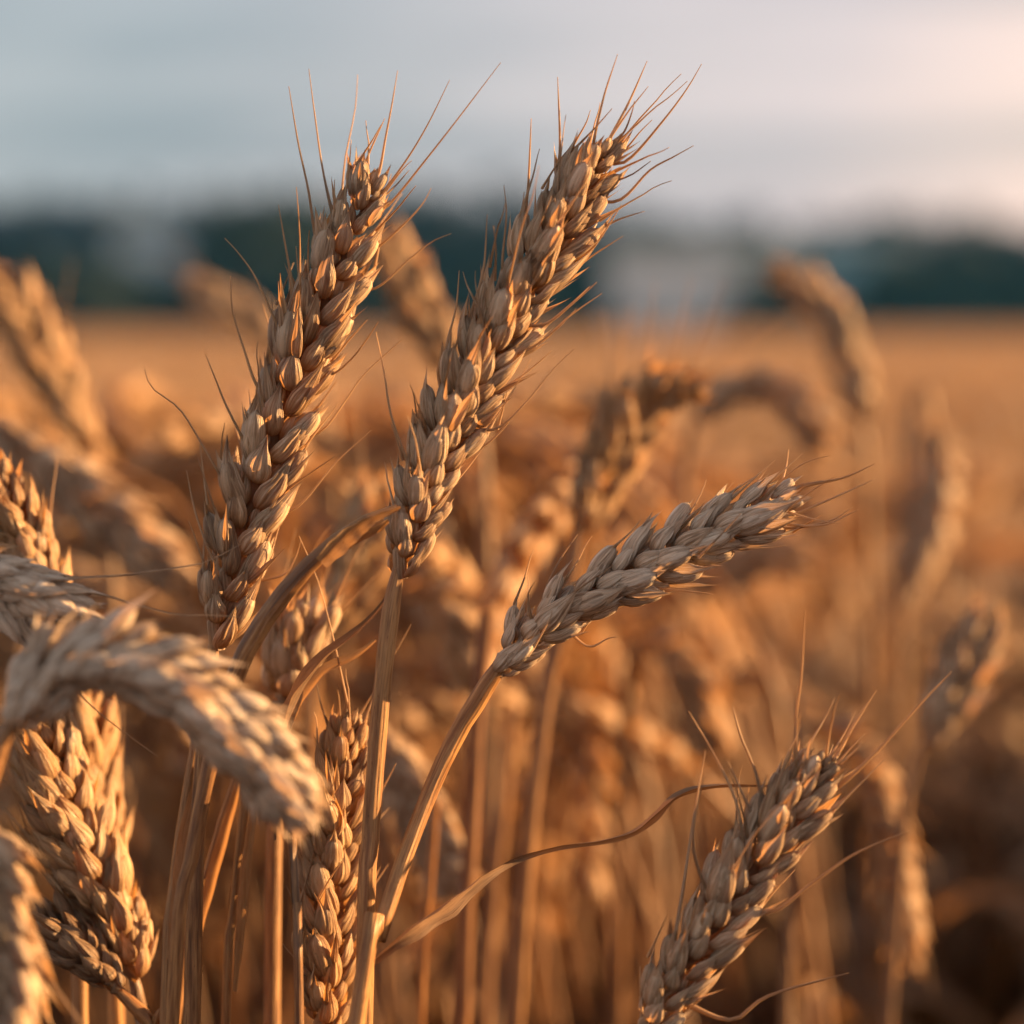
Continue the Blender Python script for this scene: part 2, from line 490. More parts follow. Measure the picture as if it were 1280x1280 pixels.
def spikelet(mb, p, T, O, size, rg, q='hi', terminal=False, open_=1.0):
    """Two glumes, two or three lemmas and the grains in them. Returns lemma tips (point, direction)."""
    Fd = np.cross(T, O)
    tips = []
    n_sh = len(SHELLS[q])
    mm = 0.001 * size

    t0, t1 = rg.random(), rg.random()
    size = size * rg.uniform(.88, 1.10)
    mm = 0.001 * size
    open_ = open_ * rg.uniform(.65, 1.4)

    def tone():
        return (0.55 * t0 + 0.45 * rg.random(), 0.5 * t1 + 0.5 * rg.random(), 0)

    def j(a):
        return a * rg.uniform(-1, 1)
    ko = 0.12 if terminal else 1.0
    for s in (-1, 1):
        d = T + O * (0.20 * ko + j(.09)) * open_ + Fd * s * (0.24 + j(.12))
        b = Fd * s * 0.85 + O * (0.55 + j(.2))
        place_husk(mb, SHELLS[q][rg.integers(n_sh)], p + O * 0.6 * mm + Fd * s * 1.55 * mm, d, b,
                   mm * (8.4 + j(1.1)), mm * (1.95 + j(.3)), tone())
        if q == 'hi' and not terminal and rg.random() < 0.07:
            continue
        d = T + O * (0.33 * ko + j(.11)) * open_ + Fd * s * (0.17 + j(.13))
        b = Fd * s * (0.75 + j(.15)) + O * 0.8
        base = p + O * 1.35 * mm + Fd * s * 1.2 * mm + T * (2.2 + j(.4)) * mm
        ln = mm * (11.4 + j(1.5))
        place_husk(mb, SHELLS[q][rg.integers(n_sh)], base, d, b, ln, mm * (2.05 + j(.35)), tone())
        tips.append((base + unit(d) * ln + unit(b) * 0.5 * mm, unit(d)))
        if q in KERNEL and q != 'low':
            V, F, UV = KERNEL[q]
            place_husk(mb, KERNEL[q], base + unit(d) * 1.0 * mm + unit(b) * 0.9 * mm, d, b, mm * 7.2, mm * 1.8, tone())
    if q in ('hi', 'mid'):
        # thin papery edges and slivers standing off between the husks, and a peeled, hollow husk here and there
        for _ in range(4 if q == 'hi' else 2):
            s = rg.choice([-1, 1])
            d = T + O * (0.38 * ko + j(.25)) + Fd * s * (0.28 + j(.25))
            place_husk(mb, SHELLS[q][rg.choice([0, 2, 5, 7])], p + O * (1.6 + j(.8)) * mm + Fd * s * (1.5 + j(1.2)) * mm + T * (2.8 + j(1.8)) * mm, d,
                       O + Fd * s * (0.8 + j(.8)), mm * (9.5 + j(2.2)), mm * (0.75 + j(.35)), tone())
        if rg.random() < 0.45:
            s = rg.choice([-1, 1])
            place_husk(mb, SHELLS[q][rg.choice([2, 4, 6])], p + O * 2.9 * mm + Fd * s * (1.6 + j(.6)) * mm + T * (2.6 + j(1)) * mm, T + O * (0.50 * ko + j(.1)) + Fd * s * (0.30 + j(.15)),
                       -O + Fd * s * j(.5), mm * (8.8 + j(1.2)), mm * (1.75 + j(.3)), tone())
    if q != 'far':
        d = T + O * (0.45 * ko + j(.12)) * open_ + Fd * j(.12)
        base = p + O * 1.7 * mm + T * (4.0 + j(.5)) * mm
        ln = mm * (9.0 + j(1.2))
        place_husk(mb, SHELLS[q][rg.integers(n_sh)], base, d, O + Fd * j(.3), ln, mm * (1.75 + j(.25)), tone())
        tips.append((base + unit(d) * ln, unit(d)))
        if q == 'hi':
            place_husk(mb, SHELLS[q][rg.integers(n_sh)], base - O * 0.6 * mm - T * 0.5 * mm, T + O * 0.35 + Fd * j(.1), -O, ln * 0.85, mm * 1.7, tone())
    return tips


def awn_tube(mb, P, r0, rg, sides=5, r1=0.00006):
    n = len(P)
    tube(mb, P, [r0, r0 * 0.72, r0 * 0.55, r0 * 0.4, r1], sides, (rg.random(), rg.random(), 0), ref=(0.3, 1, 0.2))


def free_awn(tip, d, length, rg, up=(0, 0, 1)):
    """A stiff bristle from a husk tip, drifting and slightly bowed."""
    side = unit(np.cross(d, rg.standard_normal(3)))
    p = [tip - d * 0.0035]
    for k in range(1, 5):
        f = k / 4
        p.append(tip + d * length * f + side * length * 0.14 * rg.uniform(.3, 1) * f * f + np.asarray(up) * length * 0.06 * f * f)
    return spline(p, 9)


# ------------------------------------------------------------------ placing by photo point and distance
cR = cam.rotation_euler.to_matrix()
cX, cU, cF = [np.array(cR @ Vector(v)) for v in ((1, 0, 0), (0, 1, 0), (0, 0, -1))]
cO = np.array(cam.location)


def at(px, py, d):
    return cO + d * (cF + cX * (px - 640) * K - cU * (py - 640) * K)


def path(pts, d):
    """Photo points to world points; a point may carry its own distance."""
    return [at(p[0], p[1], p[2] if len(p) > 2 else d) for p in pts]


def tag(o, label=None, cat=None, group=None, kind=None):
    if label: o['label'] = label
    if cat: o['category'] = cat
    if group: o['group'] = group
    if kind: o['kind'] = kind
    return o


def empty(name, loc):
    o = bpy.data.objects.new(name, None)
    o.empty_display_size = 0.02
    o.location = loc
    col.objects.link(o)
    return o


def to_ground(P, rg, spread=0.05):
    """Carry a stem on from its lowest drawn point down to the soil."""
    a, b = np.asarray(P[-2]), np.asarray(P[-1])
    d = unit(b - a)
    drop = b[2]
    slope = d[:2] / max(0.35, abs(d[2])) if d[2] < 0 else np.zeros(2)
    out = list(P)
    for f, k in ((0.25, .22), (0.6, .42), (1.0, .50)):
        z = drop * (1 - f)
        out.append(np.array([*(b[:2] + slope * drop * k * 0.6), z]))
    return out


GROUP_NEAR = 'wheat stalks standing in the field'


def build_ear(parent, origin, axis_pts, roll, nodes, size, seed, q, mat, split, awn_len=(0, 0), awn_p=0.0, open_=1.0, stubs=0.5, taper=(0.78, 1.0, 1.0, 0.44)):
    """The ear: zigzag rachis, spikelets on alternating sides. split: each spikelet is its own mesh under the ear."""
    rg = np.random.default_rng(seed)
    A = spline(axis_pts, 200)
    ln = np.linalg.norm(np.diff(A, axis=0), axis=1).sum()
    A = spline(A[:max(20, int(200 * (1 - 0.0022 * size / ln)))][::6], 80)
    T = tangents(A)
    mid = A[40]
    view = unit(mid - cO)
    ref = unit(np.cross(T[40], view))
    _, N, B = frames(A, ref)
    c, s = math.cos(roll), math.sin(roll)
    ear = None
    mbr = MB()
    zig = A[::4] + N[::4] * (np.where(np.arange(len(A[::4])) % 2, 1, -1)[:, None] * 0.0006 * size)
    tube(mbr, zig, [0.0012 * size, 0.0010 * size, 0.0006 * size], 7, (0.4, 0.3, 0))
    whole = MB()
    if split:
        ear = mbr.build('ear', mat, parent, origin)
    else:
        whole = mbr
    tips = []
    for i in range(nodes):
        u = (i + 0.15) / nodes * 0.955
        k = u * 79
        i0 = int(k)
        p, t = A[i0] + (A[min(79, i0 + 1)] - A[i0]) * (k - i0), T[i0]
        side = 1 if i % 2 else -1
        rr = rg.normal(0, 0.10)
        cc, ss = math.cos(roll + rr), math.sin(roll + rr)
        O = side * (N[i0] * cc + B[i0] * ss)
        sz = size * float(np.interp(u, [0, .25, .72, 1], (taper[0], taper[1], taper[2], taper[3] * .9))) * rg.uniform(.94, 1.06)
        m = MB() if split else whole
        tp = spikelet(m, p, t, O, sz, rg, q, open_=open_ * rg.uniform(.85, 1.2) * float(np.interp(u, [0, .6, 1], [1, 1, .35])))
        if split:
            m.build('spikelet', mat, ear, origin)
        tips += [(a, b, O) for a, b in tp]
    m = MB() if split else whole
    tp = spikelet(m, A[74], T[74], B[74] * c - N[74] * s, size * taper[3] * 1.02, rg, q, terminal=True)
    if split:
        m.build('spikelet', mat, ear, origin)
    tips += [(a, b, T[74]) for a, b in tp]
    # bristles: short stubs on most husks, a long awn on a few
    for a, b, O in tips:
        r = rg.random()
        if r < awn_p:
            P = free_awn(a, unit(b + 0.15 * rg.standard_normal(3)), rg.uniform(*awn_len), rg)
            m = MB() if split else whole
            awn_tube(m, P, 0.00026, rg)
            if split:
                m.build('awn', MAT_AWN, ear, origin)
        elif r < awn_p + stubs and not split and q != 'far':
            awn_tube(whole, free_awn(a, b, rg.uniform(.002, .006), rg), 0.00028, rg, 4)
        elif r < awn_p + stubs and split and q == 'hi' and rg.random() < 0.9:
            m = MB()
            awn_tube(m, free_awn(a, unit(b + 0.3 * rg.standard_normal(3)), rg.uniform(.003, .009), rg), 0.00030, rg, 5)
            m.build('awn', MAT_AWN, ear, origin)
    if not split:
        ear = whole.build('ear', mat, parent, origin)
    return ear


def drawn_awns(ear, origin, lists, ear_px, d, seed, r0=0.00036):
    rg = np.random.default_rng(seed)
    axis = spline(np.array([p[:2] for p in ear_px], float), 200)
    for pts in lists:
        dd = rg.uniform(-0.004, 0.003)
        a = np.array(pts[0], float)
        k = int(np.argmin(np.linalg.norm(axis - a, axis=1)))
        pts = [tuple(a + (axis[max(0, k - 9)] - a) * 0.7)] + list(pts)      # rooted inside the ear
        P = [at(x, y, d + dd * i / max(1, len(pts) - 1)) for i, (x, y) in enumerate(pts)]
        mb = MB()
        awn_tube(mb, spline(P, 16), r0 * rg.uniform(.85, 1.15), rg, 6)
        mb.build('awn', MAT_AWN, ear, origin)


def stalk(label, ear_px, d, stem_px, roll=0.3, nodes=20, size=1.2, seed=1, q='mid', mat=None, split=True, awns=None, stem_r=(0.0013, 0.0015, 0.0018),
          awn_len=(0.01, 0.03), awn_p=0.06, open_=1.0, group=GROUP_NEAR, stem_mat=None, name='wheat_stalk', stubs=0.5, taper=(0.78, 1.0, 1.0, 0.44), collar=True, rough=0.04, awn_r=0.00036):
    """One wheat plant: a stem from the soil, an ear on it. ear_px runs from the ear's base to its tip, stem_px from the ear's base down."""
    rg = np.random.default_rng(seed + 5000)
    E = path(ear_px, d)
    S = to_ground([E[0] + unit(E[1] - E[0]) * 0.006, E[0]] + path(stem_px, d), rg)
    base = S[-1].copy()
    root = empty(name, base)
    tag(root, label, 'wheat', group)
    mb = MB()
    SP = spline(S, 240)
    dist = np.linspace(0, np.linalg.norm(np.diff(SP, axis=0), axis=1).sum(), 240)
    rr = stem_r[1] + (stem_r[0] - stem_r[1]) * np.exp(-dist / 0.010) + (stem_r[-1] - stem_r[1]) * np.clip(dist / 0.3, 0, 1)
    rr = rr * np.clip(0.45 + 0.55 * dist / 0.011, 0, 1)
    tube(mb, SP, list(rr), 12 if q == 'hi' else 8, (rg.random(), rg.random(), 0), rough=rough, rng=rg)
    mb.build('stem', stem_mat or MAT_STEM, root, base)
    ear = build_ear(root, base, E, roll, nodes, size, seed, q, mat or MAT_HUSK, split, awn_len, awn_p, open_, stubs, taper)
    if awns:
        drawn_awns(ear, base, awns, ear_px, d, seed + 9, awn_r)
    return root, ear, base


def leaf(root, base, pts, d, widths, twist=(0, 0), fold=0.25, seed=0, name='leaf_blade', mat=None, n=46, normal=None):
    rg = np.random.default_rng(seed)
    mb = MB()
    P = spline(path(pts, d), n)
    blade(mb, P, widths, -cF if normal is None else normal, twist, fold, 9, (rg.random(), rg.random(), 0), rng=rg)
    return mb.build(name, mat or MAT_LEAF, root, base)

# ------------------------------------------------------------------ ground and far surroundings
def sheet(name, x0, x1, y0, y1, nx, ny, zf, mat):
    xs, ys = np.linspace(x0, x1, nx), np.linspace(y0, y1, ny)
    Y, X = np.meshgrid(ys, xs, indexing='ij')
    Z = zf(X, Y)
    mb = MB()
    mb.add(np.stack([X, Y, Z], -1).reshape(-1, 3), grid_faces(ny, nx), np.stack([X, Y], -1).reshape(-1, 2), (0.5, 0.5, 0))
    return mb.build(name, mat)


tag(sheet('ground', -2500, 2500, -400, 4000, 40, 40, lambda X, Y: X * 0, MAT_SOIL), kind='structure')

nrng = np.random.default_rng(3)
tag(sheet('crop_canopy', -75, 75, 9, 128, 300, 300,
          lambda X, Y: 0.76 + 0.05 * np.sin(X * 1.9 + Y * .7) * np.sin(Y * 1.3) + 0.05 * nrng.random(X.shape), MAT_CANOPY), kind='stuff',
    label='ripe wheat of the far field seen as one golden surface', cat='wheat field')


def crown_mesh(seed, h, w, mat, n=3200, leaf=0.30):
    """Leaf sprays spread through a lumpy crown volume, with gaps."""
    rg = np.random.default_rng(seed)
    cl = []
    for _ in range(26):
        a, u = rg.uniform(0, 6.28), rg.uniform(0.0, 1)
        rr = w * (0.30 + 0.28 * math.sin(math.pi * min(1, u * 1.05 + .05))) * rg.uniform(.3, 1.1)
        cl.append((rr * math.cos(a), rr * math.sin(a), h * (0.06 + 0.86 * u), w * rg.uniform(.13, .26)))
    cl = np.array(cl)
    k = rg.integers(0, len(cl), n)
    dirs = rg.standard_normal((n, 3))
    dirs /= np.linalg.norm(dirs, axis=1)[:, None]
    C = cl[k, :3] + dirs * (cl[k, 3] * rg.uniform(.45, 1.05, n))[:, None]
    a = rg.standard_normal((n, 3)); a /= np.linalg.norm(a, axis=1)[:, None]
    b = np.cross(a, rg.standard_normal((n, 3))); b /= np.linalg.norm(b, axis=1)[:, None]
    s = leaf * rg.uniform(.6, 1.3, n)[:, None]
    V = np.stack([C - a * s, C - b * s * .55, C + a * s, C + b * s * .55], 1).reshape(-1, 3)
    F = np.arange(4 * n).reshape(-1, 4)
    mb = MB()
    mb.add(V, F, V[:, :2], (0.5, 0.5, 0))
    return mb.build('crown', mat, link=False).data, cl


def trunk_mesh(seed, h, cl):
    rg = np.random.default_rng(seed)
    mb = MB()
    top = np.array([rg.uniform(-.2, .2), rg.uniform(-.2, .2), h * 0.72])
    tube(mb, spline([(0, 0, -.1), (0.05, 0, h * .3), top], 12), [h * .035, h * .022, h * .008], 8)
    for c in cl[:9]:
        z0 = h * rg.uniform(.2, .5)
        tube(mb, spline([(0.03, 0, z0), (c[0] * .5, c[1] * .5, (z0 + c[2]) / 2), c[:3]], 8), [h * .012, h * .004], 6)
    return mb.build('trunk', MAT_BARK, link=False).data


KINDS = []
for sd, (h, w, m) in enumerate([(8.0, 7.5, 0), (7.2, 6.8, 1), (6.4, 7.4, 0), (8.8, 6.6, 1), (5.0, 6.0, 2), (3.4, 4.6, 2)]):
    cm, cl = crown_mesh(40 + sd, h, w, MAT_FOLIAGE[m])
    KINDS.append((cm, trunk_mesh(80 + sd, h, cl), h))


def tree(px, top_py, d, kind, label, group=None, wide=1.0):
    h = CAM_H + (HORIZON - top_py + 10) * K * d
    cm, tm, h0 = KINDS[kind]
    root = empty('tree', ((px - 640) * K * d, d, 0))
    tag(root, label, 'tree', group)
    s = h / h0
    root.scale = (s * wide, s * wide, s)
    root.rotation_euler.z = px * 0.7
    for nm, me in (('crown', cm), ('trunk', tm)):
        o = bpy.data.objects.new(nm, me)
        col.objects.link(o)
        o.parent = root


TG = 'dark trees beyond the wheat field'
TL = 'dark blurred tree in the row beyond the wheat field'
TREES = [(-120, 270, 158, 0), (-40, 258, 150, 1), (40, 262, 162, 3), (110, 262, 150, 0), (190, 268, 166, 2), (265, 266, 160, 1), (335, 256, 152, 0), (395, 250, 158, 3),
         (450, 250, 150, 1), (520, 254, 160, 0), (590, 258, 154, 2), (650, 262, 162, 1), (715, 268, 156, 0), (775, 280, 164, 2), (840, 288, 170, 1), (905, 292, 168, 0),
         (965, 296, 172, 2), (1030, 294, 166, 1), (1090, 290, 170, 0), (1150, 276, 150, 3), (1195, 282, 156, 1), (1245, 294, 152, 0), (1310, 296, 160, 2), (1380, 280, 150, 1)]
for px, py, d, k in TREES:
    tree(px, py, d, k, TL, TG, 1.15)
BUSH = [(338, 275, 144, 4), (352, 300, 143, 4), (20, 345, 136, 4), (85, 352, 134, 5), (150, 356, 138, 5), (60, 330, 140, 4), (330, 345, 140, 4), (400, 350, 138, 5), (610, 345, 142, 4), (690, 340, 140, 5), (1150, 335, 142, 4), (1225, 330, 140, 4), (1290, 335, 138, 5), (960, 352, 142, 5)]  # bushes beside the left house added to block sun on its end wall
for px, py, d, k in BUSH:
    tree(px, py, d, k, 'low olive green bush at the far edge of the wheat field', 'bushes at the far edge of the field', 1.3)


def box(mb, c, s, tone=(0.5, 0.5, 0)):
    x, y, z = c
    a, b, e = s[0] / 2, s[1] / 2, s[2] / 2
    V = np.array([(x + i * a, y + j * b, z + k * e) for i in (-1, 1) for j in (-1, 1) for k in (-1, 1)])
    F = [(0, 1, 3, 2), (4, 6, 7, 5), (0, 4, 5, 1), (2, 3, 7, 6), (0, 2, 6, 4), (1, 5, 7, 3)]
    mb.add(V, F, V[:, :2] * 0.2, tone)


def flat(o):
    o.data.polygons.foreach_set('use_smooth', np.zeros(len(o.data.polygons), dtype=bool))
    return o


def house(px0, px1, eave_py, ridge_py, d, wall, roof, label, n_win=3, depth=8.0, hip=0.0):
    x0, x1 = (px0 - 640) * K * d, (px1 - 640) * K * d
    w, h = x1 - x0, CAM_H + (HORIZON - eave_py) * K * d
    rh = (eave_py - ridge_py) * K * d
    root = empty('house', ((x0 + x1) / 2, d, 0))
    tag(root, label, 'house')
    m = MB(); box(m, (0, depth / 2, h / 2), (w, depth, h)); flat(m.build('wall', wall, root))
    # pitched roof with eaves, ridge along the front
    m = MB()
    e, tk = 0.35, 0.14
    hw = w / 2 + e
    prof = [(-e, h - .05), (depth / 2, h + rh), (depth + e, h - .05), (depth + e, h + tk), (depth / 2, h + rh + tk * 1.2), (-e, h + tk)]
    V = np.array([(sx * hw * (1 - hip if 0 < yy < depth else 1), yy, zz_) for sx in (-1, 1) for yy, zz_ in prof])
    F = [(i, (i + 1) % 6, 6 + (i + 1) % 6, 6 + i) for i in range(6)] + [(0, 1, 4, 5), (1, 2, 3, 4), (6, 11, 10, 7), (7, 10, 9, 8)]
    m.add(V, F, V[:, :2] * 0.2, (0.5, 0.5, 0))
    rf = flat(m.build('roof', roof, root))
    m = MB(); box(m, (w * 0.28, depth / 2 + .6, h + rh + .25), (0.6, 0.6, 1.3)); flat(m.build('chimney', MAT_WALL_GREY, rf))
    # windows and a door on the side that faces the field
    for i in range(n_win):
        xc = -w / 2 + w * (i + 0.5) / n_win
        if i == n_win // 2:
            m = MB(); box(m, (xc, -.03, 1.05), (1.0, .10, 2.1)); flat(m.build('door', MAT_DOOR, root))
            continue
        m = MB(); box(m, (xc, -.03, min(h - .9, 1.6)), (1.5, .10, 1.2)); fr = flat(m.build('window', MAT_WALL_PALE, root))
        m = MB(); box(m, (xc, -.085, min(h - .9, 1.6)), (1.3, .03, 1.0)); flat(m.build('pane', MAT_PANE, fr))


house(145, 310, 294, 272, 142, MAT_WALL_GREY, MAT_ROOF, 'blue grey blurred house with slate roof among the trees left of the tallest ears', 4)
house(30, 120, 300, 272, 146, MAT_WALL_BLUE, MAT_ROOF_DARK, 'dark roofed house among the trees at the far left of the field', 3)
house(762, 930, 318, 302, 138, MAT_WALL_PALE, MAT_ROOF, 'pale low building beyond the field right of the centre ear', 3)
house(925, 1005, 322, 300, 144, MAT_WALL_GREY, MAT_ROOF, 'small grey house just right of the pale low building', 3)
house(1015, 1140, 312, 294, 146, MAT_WALL_BLUE, MAT_ROOF, 'blue house beyond the field in front of the lower trees at right', 4)

mb = MB()
box(mb, (0, 90, 8), (190, 206, 18))
hz = mb.build('haze', None)
tag(hz, 'thin blue evening air over the field', 'haze', kind='stuff')
mh, th_ = new_mat('evening_air')
pv = node(th_, 'ShaderNodeVolumePrincipled', inp={'Density': 0.0003, 'Anisotropy': 0.2})
pv.inputs['Color'].default_value = (0.12, 0.52, 1.0, 1)
oh = node(th_, 'ShaderNodeOutputMaterial')
th_.links.new(pv.outputs[0], oh.inputs['Volume'])
hz.data.materials.clear()
hz.data.materials.append(mh)

# ------------------------------------------------------------------ the sharp ears at the front
D0 = FOCUS
AWN_A = [
    [(396, 305), (386, 240), (373, 180), (361, 108)], [(420, 280), (404, 215), (393, 140), (386, 86)], [(474, 215), (482, 172), (490, 130), (497, 88)],
    [(478, 240), (508, 200), (535, 155), (562, 100)], [(484, 258), (528, 205), (575, 145), (626, 78)], [(448, 230), (460, 195), (481, 148)],
    [(470, 310), (505, 280), (528, 255), (539, 235)], [(470, 360), (510, 325), (540, 302), (564, 292)], [(370, 372), (360, 325), (348, 256)], [(376, 365), (370, 308)],
    [(348, 410), (320, 348), (297, 315), (281, 298)], [(320, 480), (306, 440), (291, 390), (288, 345)], [(345, 440), (339, 372)],
    [(287, 615), (255, 560), (225, 512), (190, 485), (181, 462)], [(312, 565), (284, 510), (271, 478), (257, 443)], [(262, 690), (244, 640), (233, 588)],
    [(278, 665), (258, 605), (247, 572)], [(415, 468), (438, 450), (458, 425), (473, 402)], [(400, 540), (430, 503), (455, 468), (504, 423)], [(370, 635), (420, 578), (464, 538)],
    [(352, 720), (368, 700), (376, 676)]]
AWN_B = [
    [(742, 178), (755, 120), (772, 68)], [(764, 170), (787, 126), (809, 76)], [(785, 200), (828, 152), (858, 112), (877, 80)], [(775, 250), (812, 213), (842, 196), (867, 182)],
    [(780, 165), (790, 140), (793, 126)], [(697, 225), (700, 180), (697, 96)], [(657, 285), (661, 220), (664, 148)], [(628, 335), (633, 270), (630, 232)],
    [(588, 400), (604, 340), (609, 268)], [(594, 392), (605, 327)], [(558, 440), (570, 385), (574, 338)], [(700, 350), (740, 320), (779, 295)], [(738, 292), (772, 275), (806, 264)],
    [(682, 405), (715, 380), (746, 353)], [(672, 430), (712, 395), (752, 367)], [(655, 440), (695, 412), (720, 386)], [(622, 535), (660, 500), (690, 463), (719, 435)],
    [(508, 575), (489, 520), (480, 465), (470, 415)], [(778, 190), (800, 165), (815, 150)], [(640, 300), (652, 262), (655, 240)], [(600, 560), (630, 535), (642, 515)]]
AWN_C = [
    [(682, 738), (700, 700), (722, 668)], [(778, 695), (792, 672), (804, 655)], [(890, 648), (935, 605), (969, 575)], [(935, 628), (975, 592), (1003, 567)],
    [(955, 622), (1000, 582), (1037, 569)], [(1008, 607), (1055, 597), (1095, 579)], [(985, 645), (1045, 621), (1093, 599)], [(985, 655), (1030, 656), (1073, 637)],
    [(980, 660), (1035, 652), (1066, 634)], [(660, 745), (668, 728)], [(850, 663), (872, 640), (880, 628)], [(735, 808), (760, 798), (773, 796)]]
AWN_D = [
    [(836, 1215), (853, 1115), (870, 1005), (882, 938)], [(895, 1150), (868, 1066), (872, 1005), (881, 969)], [(930, 1065), (920, 1002), (894, 946), (861, 889)],
    [(945, 1030), (925, 985), (910, 952)], [(957, 1025), (945, 968), (926, 920), (916, 883)], [(960, 1022), (973, 978), (989, 940), (1001, 892)],
    [(996, 960), (995, 900), (1002, 840), (1006, 762)], [(1045, 945), (1068, 905), (1096, 863)], [(1045, 985), (1100, 935), (1150, 880), (1189, 840)],
    [(965, 1140), (1014, 1105), (1069, 1067), (1137, 1038)], [(915, 1275), (960, 1245), (1061, 1216)], [(897, 1150), (887, 1110), (887, 1068)], [(802, 1265), (800, 1208)], [(910, 1120), (918, 1080), (922, 1050)]]

stalk('straw coloured ear leaning right, leftmost of the two tall sharp ears, over the arched ear',
      [(266, 812), (282, 740), (300, 672), (345, 540), (395, 400), (440, 290), (476, 190)], D0 + .007, [(262, 870), (250, 1000), (240, 1280)], roll=0.12, nodes=20, size=1.25, seed=11, q='hi',
      awns=AWN_A, awn_p=0.07, awn_len=(.008, .022), stubs=0.5)
rootB, earB, baseB = stalk('tallest sharp wheat ear in the middle, orange rim light down its right side',
      [(496, 722), (508, 675), (528, 620), (570, 520), (622, 420), (690, 300), (738, 215), (782, 155)], D0 - .005, [(488, 770), (478, 860), (463, 1050), (455, 1280)], roll=0.62, nodes=25, size=1.09, seed=23, q='hi',
      awns=AWN_B, awn_p=0.07, awn_len=(.008, .022), stem_r=(0.0016, 0.0016, 0.0016), taper=(0.72, 1.02, 1.02, 0.44))
rootC, earC, baseC = stalk('sharp wheat ear bowing low to the right on a slender curved stem',
      [(618, 842), (640, 815), (690, 773), (790, 717), (900, 662), (1008, 612)], D0, [(600, 872), (575, 912), (540, 985, .428), (500, 1090, .422), (470, 1185, .417), (446, 1280, .413)], roll=-0.55, nodes=15, size=1.04, seed=37, q='hi', mat=MAT_GREY,
      awns=AWN_C, awn_p=0.0, stem_r=(0.0024, 0.0014, 0.0016), taper=(0.82, 1.0, 1.0, 0.70), rough=0.06)
stalk('dim brown wheat ear with long bristles rising from the bottom right corner',
      [(798, 1300), (835, 1240), (880, 1170), (945, 1075), (1000, 990), (1052, 925)], 0.417, [(760, 1360), (730, 1450)], roll=0.5, nodes=17, size=1.06, seed=41, q='hi', mat=MAT_HUSK,
      awns=AWN_D, awn_p=0.05, awn_r=0.00046)
# the bent bare stalk whose end touches the middle ear
rgl = np.random.default_rng(77)
gp = path([(497, 634), (470, 645), (435, 664), (385, 708), (345, 755), (310, 810), (285, 870), (262, 960), (235, 1100), (215, 1280)], D0 - 0.012)
S = to_ground(gp, rgl)
rt = empty('wheat_stalk', S[-1])
tag(rt, 'bent dry stalk without an ear, its frayed end touching the middle ear', 'wheat', GROUP_NEAR)
mb = MB()
SP = spline(S, 160)
dist = np.linspace(0, np.linalg.norm(np.diff(SP, axis=0), axis=1).sum(), 160)
tube(mb, SP, list(0.0006 + 0.0012 * np.clip(dist / 0.028, 0, 1) ** 0.7 - 0.0006 * np.clip((dist - .03) / .05, 0, 1)), 12, (0.6, 0.2, 0), rough=0.05, rng=rgl)
mb.build('stem', MAT_STEM, rt, S[-1])
leaf(rt, S[-1], [(400, 702), (430, 668), (455, 650), (478, 640), (500, 632)], D0 - 0.014, [0.0012, 0.0018, 0.0016, 0.0008, 0.0003], (0.3, 1.0), 0.5, 5)
leaf(rt, S[-1], [(420, 690), (445, 672), (472, 660), (485, 650)], D0 - 0.010, [0.0009, 0.0009, 0.0004], (0.0, 0.6), 0.3, 6)
# thin dried blade and the crisp one that leaves the bowing ear's stem
leaf(rootB, baseB, [(492, 735), (470, 765), (440, 795), (405, 825), (375, 870), (350, 940), (345, 1050)], D0 + 0.006, [0.0003, 0.0005, 0.0012, 0.0017, 0.0016, 0.0010, 0.0002], (0.2, 1.2, 0.6), 0.5, 7, mat=MAT_LEAF_BROWN)
leaf(rootB, baseB, [(470, 800), (445, 820), (400, 845), (365, 905), (350, 990)], D0 + 0.010, [0.0003, 0.0010, 0.0014, 0.0012, 0.0002], (0.4, 1.0), 0.4, 8)
leaf(rootC, baseC, [(466, 1200, .4165), (505, 1166, .418), (560, 1128, .424), (610, 1092, .43), (650, 1072), (700, 1058), (755, 1050), (790, 1038), (815, 1018), (845, 990), (890, 980), (975, 982)], D0 + 0.004,
     [0.0006, 0.0016, 0.0018, 0.0010, 0.0006, 0.00045, 0.0005, 0.0010, 0.0009, 0.0004, 0.0002], (0.9, 0.7, 0.5, 0.9, 1.4, 0.5), 0.55, 9, n=90, mat=MAT_LEAF_BROWN)

# ------------------------------------------------------------------ near ears, a little out of focus
stalk('pale grey ear arching over like a hook in front at left, blurred',
      [(12, 908), (52, 858), (120, 836), (195, 850), (275, 905), (342, 972), (392, 1045)], 0.378, [(-6, 945), (-30, 1040), (-50, 1280)], roll=0.35, nodes=29, size=1.12, seed=53, open_=0.7, mat=MAT_GREY, awn_p=0.0, stem_r=(0.0016, 0.0016, 0.0018))
stalk('pale ear cut by the left edge just above the arched ear',
      [(-90, 700), (-50, 712), (0, 735), (45, 756), (92, 786)], 0.412, [(-120, 760), (-150, 900)], roll=0.4, nodes=13, size=1.10, seed=57, mat=MAT_GREY)
stalk('upright sunlit ear at the left edge behind the pale cut one',
      [(75, 800), (60, 750), (38, 690), (8, 625), (-15, 580)], 0.46, [(85, 860), (95, 1000), (100, 1280)], roll=0.5, nodes=13, size=1.0, seed=59, mat=MAT_AMBER, awn_p=0.1)
stalk('glowing amber ear standing under the arched ear at left',
      [(168, 1225), (150, 1170), (118, 1100), (85, 1010), (60, 930), (50, 880)], 0.452, [(176, 1280), (185, 1400)], roll=0.45, nodes=18, size=1.20, seed=61, mat=MAT_AMBER, awn_p=0.08, open_=1.15)
